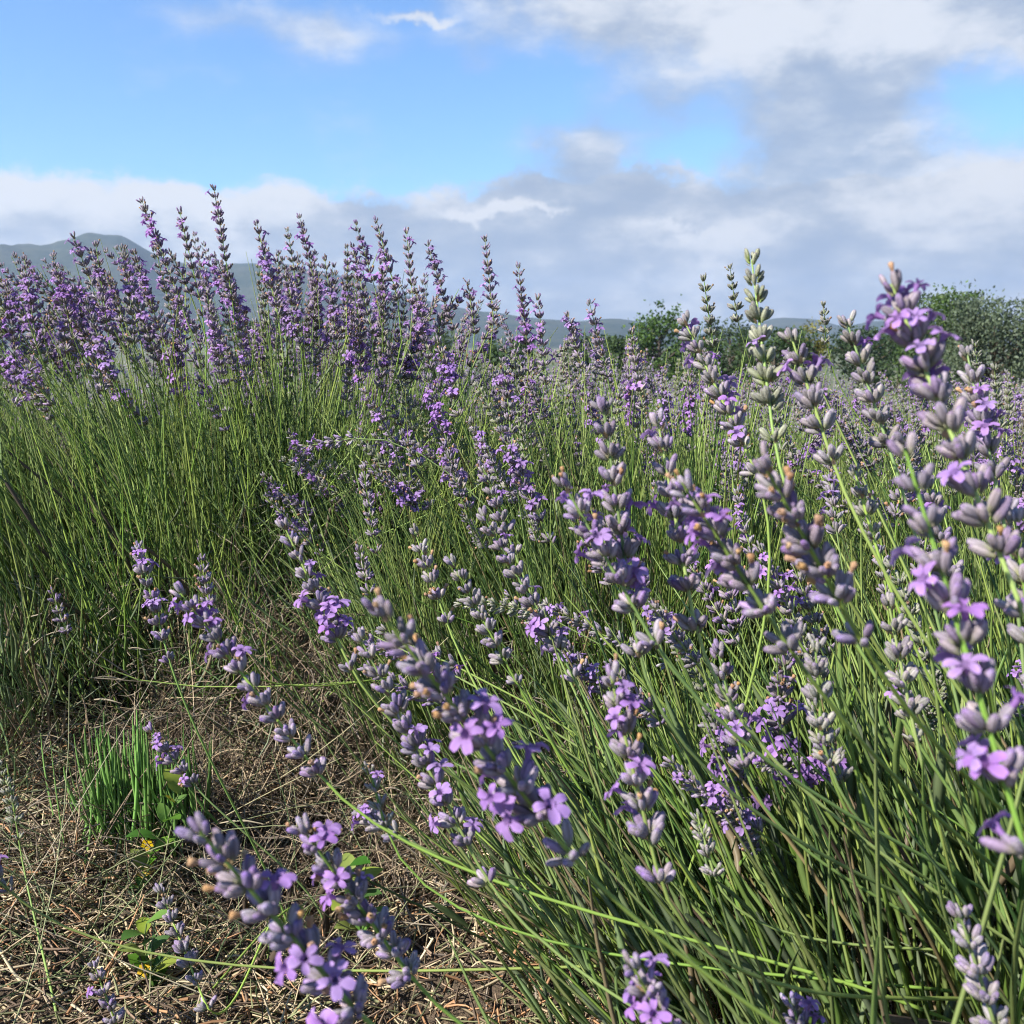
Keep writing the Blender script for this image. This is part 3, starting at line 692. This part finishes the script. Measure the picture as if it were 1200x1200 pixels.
# ---------------------------------------------------------------- path edge: straw, dry grass, weeds
def straw(name, label, n, xr, yr, lift, ln, rad, cols, flat, seed, dens=None, seg=4):
    global rng
    keep = rng; rng = np.random.default_rng(seed); r = rng; m = n
    x = r.uniform(*xr, m); y = r.uniform(*yr, m)
    z = ground_h(x, y) + r.random(m) ** 1.6 * lift * (.55 + .45 * np.sin(x * 9 + 1) * np.cos(y * 8)); 
    a_ = r.uniform(0, 6.28, m); d = norm(np.stack([np.cos(a_), np.sin(a_), r.normal(size=m) * flat + flat * .3], -1)); L = r.uniform(*ln, m); s = np.linspace(0, 1, seg)
    cv = r.normal(size=(m, 3)) * .25; cv[:, 2] -= .1
    P = np.stack([x, y, z], -1)[:, None] + d[:, None] * (L[:, None] * s)[..., None] + cv[:, None] * (L[:, None] * s ** 2)[..., None]
    P[:, :, 2] = np.maximum(P[:, :, 2], ground_h(P[:, :, 0], P[:, :, 1]) + .001)
    V, F = tubes(P, r.uniform(*rad, m)[:, None] * np.linspace(1, .45, seg)[None], 3)
    ci = r.choice(len(cols), m); col = np.array(cols)[ci] * r.uniform(.55, 1.25, (m, 1))
    acc = Acc(); acc.add(V, F, spread(col, m, seg, 3)); o = acc.build(name, [M_STRAW]); tag(o, label, name.replace('_', ' '), kind='stuff'); rng = keep
    return o
straw('straw_litter', 'dry brown straw and fallen leaves covering the path edge', 40000, (-1.15, .35), (.42, 1.75), .07, (.010, .05), (.0007, .0017), [(.42, .33, .21), (.55, .45, .29), (.14, .10, .07), (.25, .18, .125), (.38, .22, .12), (.22, .22, .11)], .35, 51)
straw('dead_growth', 'brown dead lavender twigs filling the dark hollow between the bushes', 5200, (-.46, -.06), (.85, 1.5), .17, (.03, .12), (.0005, .0011), [(.30, .22, .14), (.44, .33, .20), (.12, .08, .055), (.20, .14, .09)], .9, 55, seg=5)
straw('dry_grass', 'thin pale dry grass stems criss-crossing above the straw', 520, (-1.1, .25), (.55, 1.6), .10, (.10, .32), (.0005, .0009), [(.38, .34, .17), (.24, .26, .11), (.42, .36, .22), (.16, .20, .07)], .38, 52, seg=7)
straw('green_grass', 'thin green grass blades growing through the straw', 2600, (-1.2, -.15), (.7, 1.5), .02, (.05, .16), (.0005, .0009), [(.13, .17, .06), (.20, .21, .09), (.09, .14, .05)], 1.1, 53, seg=5)

g = ground_at(72, 1215); lone = empty('lavender_stalk', tuple(g)); tag(lone, 'single thin green lavender stalk standing in the straw at the path edge', 'lavender stalk')
b_ = at(22, 985, .86) - g; t_ = at(8, 895, .86) - g
P = np.concatenate([hermite(np.zeros(3), b_ * .9 + np.array((0, 0, .02)), b_, (t_ - b_) * 2, 8), [t_]])
V, F = tubes(P[None], np.linspace(.0012, .0006, 9)[None], 5); acc = Acc(); acc.add(V, F, GREEN * 1.2); acc.build('flower_stalk', [M_STALK], lone)
o = bpy.data.objects.new('flower_spike', POOL[13][2]); link(o, lone); o.matrix_local = mat4(basis(norm(t_ - b_)[None], np.zeros(1))[0] * .85, b_ + (t_ - b_) * .1)
# bright green tuft
g = ground_at(165, 985, .03); tuft = empty('grass_tuft', tuple(g)); tag(tuft, 'bright green upright tuft growing out of the brown straw', 'tuft')
for i in range(3):
    m = 60; rr_ = np.random.default_rng(70 + i); n = 6
    d = norm(np.stack([rr_.normal(size=m) * .34 - .05, rr_.normal(size=m) * .3, np.ones(m)], -1)); L = rr_.uniform(.05, .12, m); s = np.linspace(0, 1, n); cv = np.stack([-d[:, 0] * .5, -d[:, 1] * .4, np.zeros(m)], -1)
    b = np.stack([rr_.normal(size=m) * .022 + (i - 1) * .03, rr_.normal(size=m) * .015, rr_.uniform(-.005, .03, m)], -1)
    P = b[:, None] + d[:, None] * (L[:, None] * s)[..., None] + cv[:, None] * (L[:, None] * s ** 2)[..., None]
    V, F = tubes(P, np.full((m, n), .0018) * np.array((.8, 1, 1, .9, .7, .3)), 4, .4)
    acc = Acc(); acc.add(V, F, spread(np.array((.16, .32, .06)) * rr_.uniform(.6, 1.4, (m, 1)), m, n, 4)); acc.build('leafy_shoot', [M_LEAF], tuft)

def leaf_mesh(L, W, col, seed):
    rr_ = np.random.default_rng(seed); V = []; n = 6
    for i in range(n + 1):
        t_ = i / n; w_ = W * math.sin(math.pi * (t_ * .93 + .05)) ** .8
        for j in (-1, 0, 1): V.append((w_ * j, L * t_, .18 * L * math.sin(t_ * 2.4) + .22 * w_ * abs(j) + rr_.normal() * .0004))
    F = [[i * 3 + j, i * 3 + j + 1, i * 3 + j + 4, i * 3 + j + 3] for i in range(n) for j in range(2)]
    return quadmesh('leaf', V, F, np.tile(np.array(col), (len(V), 1)), [M_WEED])
LEAVES = [leaf_mesh(.022, .007, c, i) for i, c in enumerate([(.09, .20, .03), (.13, .24, .04), (.06, .14, .03), (.22, .28, .05)])]
def star_flower():
    V = []; F = []
    for i in range(5):
        a_ = i * 2 * math.pi / 5; e = np.array((math.cos(a_), math.sin(a_), 0)); s_ = np.array((-e[1], e[0], 0)); b = len(V)
        V += [e * .0008, e * .004 + s_ * .0024 + np.array((0, 0, .001)), e * .0062 + np.array((0, 0, .0006)), e * .004 - s_ * .0024 + np.array((0, 0, .001))]; F.append([b, b + 1, b + 2, b + 3])
    return quadmesh('flower', V, F, np.tile(np.array((.75, .52, .05)), (len(V), 1)), [M_WEED])
YFL = star_flower()
def weed(px, py, h, nl, nf, label, seed, lean=(0, 0), s=1.):
    g = ground_at(px, py); wd = empty('weed', tuple(g)); tag(wd, label, 'weed'); rr_ = np.random.default_rng(seed)
    top = np.array((lean[0], lean[1], h)); P = hermite(np.zeros(3), np.array((0, 0, h)), top, top * .8 + rr_.normal(size=3) * .01, 8)
    V, F = tubes(P[None], np.linspace(.0012, .0006, 8)[None], 5); acc = Acc(); acc.add(V, F, (.14, .19, .06)); acc.build('stem', [M_WEED], wd)
    for i in range(nl):
        p = P[1 + int((i / nl) * 6.9)]; a_ = i * 2.4 + rr_.normal() * .3
        M = Matrix.Translation(Vector(p)) @ Matrix.Rotation(a_, 4, 'Z') @ Matrix.Rotation(rr_.uniform(.1, .9), 4, 'X') @ Matrix.Scale(s * rr_.uniform(.7, 1.3), 4)
        o = bpy.data.objects.new('leaf', LEAVES[int(rr_.integers(4))]); link(o, wd); o.matrix_local = M
    for i in range(nf):
        p = P[2 + int((i / max(1, nf)) * 5.9)] + rr_.normal(size=3) * .006
        o = bpy.data.objects.new('flower', YFL); link(o, wd); o.matrix_local = Matrix.Translation(Vector(p)) @ Matrix.Rotation(rr_.uniform(-1, 1), 4, 'X') @ Matrix.Rotation(rr_.uniform(.2, 1), 4, 'Y')
weed(165, 1058, .10, 12, 4, 'small creeping weed with yellow flowers below the green tuft', 81, (.035, .02))
weed(180, 1165, .05, 11, 2, 'low leafy weed in the straw beside the dark hollow', 82, (-.01, .02))
weed(425, 1105, .06, 16, 0, 'bright leafy weed rosette in straw under the leaning flower spikes', 83, (-.02, .01), 1.3)

# ---------------------------------------------------------------- trees behind the field
def tree(name, label, px, top, D, width, seed, cols, spiky=0., n=2600, leaf=.16, trunk_h=.35, group=None):
    rr_ = np.random.default_rng(seed); x = (px - 600) / FPX * D; H = .52 + (405 - top) / FPX * D; Wd = width / FPX * D
    gz = float(ground_h(np.array(x), np.array(float(D)))) - .05; H -= gz; tr = empty(name, (x, D, gz)); tag(tr, label, 'tree', group)
    # trunk with limbs
    acc = Acc(); lim = []
    P = np.stack([np.linspace(0, rr_.normal() * .1, 7), np.linspace(0, rr_.normal() * .1, 7), np.linspace(0, H * .72, 7)], -1)
    V, F = tubes(P[None], np.linspace(H * .035, H * .010, 7)[None], 7); acc.add(V, F, (.09, .07, .05))
    cl = []
    for i in range(26):
        z0 = H * rr_.uniform(trunk_h * .25, .72); a_ = rr_.uniform(0, 6.28); up = rr_.uniform(.2, 1.1) + spiky; rad = Wd * .5 * rr_.uniform(.55, 1.) * (1 - .45 * max(0, (z0 / H - .35)))
        p1 = np.array((math.cos(a_) * rad, math.sin(a_) * rad, min(z0 + rad * up, H * .97))); p0 = np.array((0, 0, z0))
        Q = hermite(p0, (p1 - p0) * .8, p1, (p1 - p0) * .6 + np.array((0, 0, rad * .6)), 5); V, F = tubes(Q[None], np.linspace(H * .012, H * .003, 5)[None], 4); acc.add(V, F, (.09, .07, .05))
        for j in range(5): cl.append((Q[4] * (.55 + .45 * (j + 1) / 5) + (Q[0] * (.45 - .45 * (j + 1) / 5)), Wd * rr_.uniform(.07, .15)))
    for i in range(10): cl.append((np.array((rr_.normal() * Wd * .13, rr_.normal() * Wd * .13, H * rr_.uniform(.75, .97))), Wd * rr_.uniform(.06, .12)))
    acc.build('trunk', [M_WOOD], tr)
    # crown of leaf-sized faces in clumps along the limbs
    ci = rr_.integers(0, len(cl), n); cp = np.array([c[0] for c in cl])[ci]; cr_ = np.array([c[1] for c in cl])[ci]
    off = rr_.normal(size=(n, 3)) * cr_[:, None] * np.array((.75, .75, .75 + spiky)); p = cp + off; p[:, 2] = np.clip(p[:, 2], H * .08, H * 1.0 + rr_.normal(size=n) * H * .015)
    if spiky: p[:, 2] += (rr_.random(n) < .12) * rr_.random(n) * H * .10
    d = norm(rr_.normal(size=(n, 3)) + np.array((0, 0, .2 + 1.5 * spiky))); u = norm(np.cross(d, rr_.normal(size=(n, 3)))); L = leaf * rr_.uniform(.6, 1.3, n); wv_ = L * (.42 if not spiky else .28)
    V = np.stack([p, p + d * (L * .5)[:, None] + u * wv_[:, None], p + d * L[:, None], p + d * (L * .5)[:, None] - u * wv_[:, None]], 1).reshape(-1, 3)
    F = np.arange(n * 4).reshape(-1, 4); cc = np.array(cols)[rr_.integers(0, len(cols), len(cl))][ci] * rr_.uniform(.7, 1.3, (n, 1))
    a2 = Acc(); a2.add(V, F, np.repeat(cc, 4, 0)); o = a2.build('crown', [M_TREE], tr)
DK_ = [(.045, .075, .022), (.06, .095, .03), (.035, .06, .02)]; MD = [(.07, .12, .03), (.09, .14, .035), (.055, .095, .028)]; GY = [(.085, .11, .06), (.11, .135, .08), (.06, .08, .042)]; YL = [(.17, .16, .04), (.13, .14, .04)]
G_ = 'trees behind the field'
tree('broadleaf_tree', 'round green broadleaf tree standing alone against the low hills', 770, 354, 85, 74, 1, MD, n=4200, leaf=.26, group=G_)
tree('broadleaf_tree', 'small dark tree just beside the round broadleaf tree', 852, 372, 90, 70, 2, DK_, n=3400, leaf=.26, group=G_)
tree('broadleaf_tree', 'yellowish young tree between the dark trees', 945, 374, 80, 44, 3, YL, n=2200, leaf=.22, group=G_)
tree('broadleaf_tree', 'low dark bushy tree in front of the low hills, next to the yellowish tree', 905, 388, 78, 90, 4, DK_, n=3600, leaf=.26, group=G_)
tree('broadleaf_tree', 'low dark green tree between the yellowish tree and the feathery trees', 1005, 386, 82, 90, 5, DK_, n=3600, leaf=.26, group=G_)
tree('feathery_tree', 'mid green feathery tree standing between the low dark tree and the grey-green ones', 1095, 350, 55, 100, 6, MD + GY[:1], .5, 11000, .20, .08, group=G_)
tree('feathery_tree', 'grey-green feathery tree, spiky topped, beside the mid green feathery one', 1160, 356, 50, 104, 7, GY, .6, 11000, .19, .08, group=G_)
tree('feathery_tree', 'grey-green feathery tree at the end of the tree line', 1235, 362, 52, 110, 8, GY + DK_[:1], .5, 10000, .19, .08, group=G_)
for i, (px, tp, wd) in enumerate([(370, 372, 70), (455, 384, 60), (520, 388, 70), (600, 398, 80), (690, 394, 70), (735, 396, 60), (300, 380, 80), (820, 396, 60), (1050, 394, 70)]):
    tree('shrub_tree', 'low dark shrubby tree in the hedge line beyond the lavender', px, tp, 75 + 6 * (i % 3), wd, 20 + i, DK_, n=3600, leaf=.27, trunk_h=.1, group='hedge line trees')

# ---------------------------------------------------------------- air
hz = bpy.data.materials.new('air'); hz.use_nodes = True; t = NT(hz.node_tree); t.t.nodes.clear()
pv = t.n('ShaderNodeVolumePrincipled', {'Color': (.62, .78, 1., 1), 'Density': 1.5e-4, 'Anisotropy': .2})
t.t.links.new(pv.outputs[0], t.n('ShaderNodeOutputMaterial').inputs['Volume'])
x0, x1, y0, y1, z0, z1 = -5400, 5400, -5400, 5400, -30, 350
V = [(x, y, z) for x in (x0, x1) for y in (y0, y1) for z in (z0, z1)]
hb = quadmesh('haze', V, [[0, 1, 3, 2], [4, 6, 7, 5], [0, 4, 5, 1], [2, 3, 7, 6], [0, 2, 6, 4], [1, 5, 7, 3]], mats=[hz], smooth=False)
tag(link(bpy.data.objects.new('haze', hb)), 'pale summer haze over the field and hills', 'haze', kind='stuff')
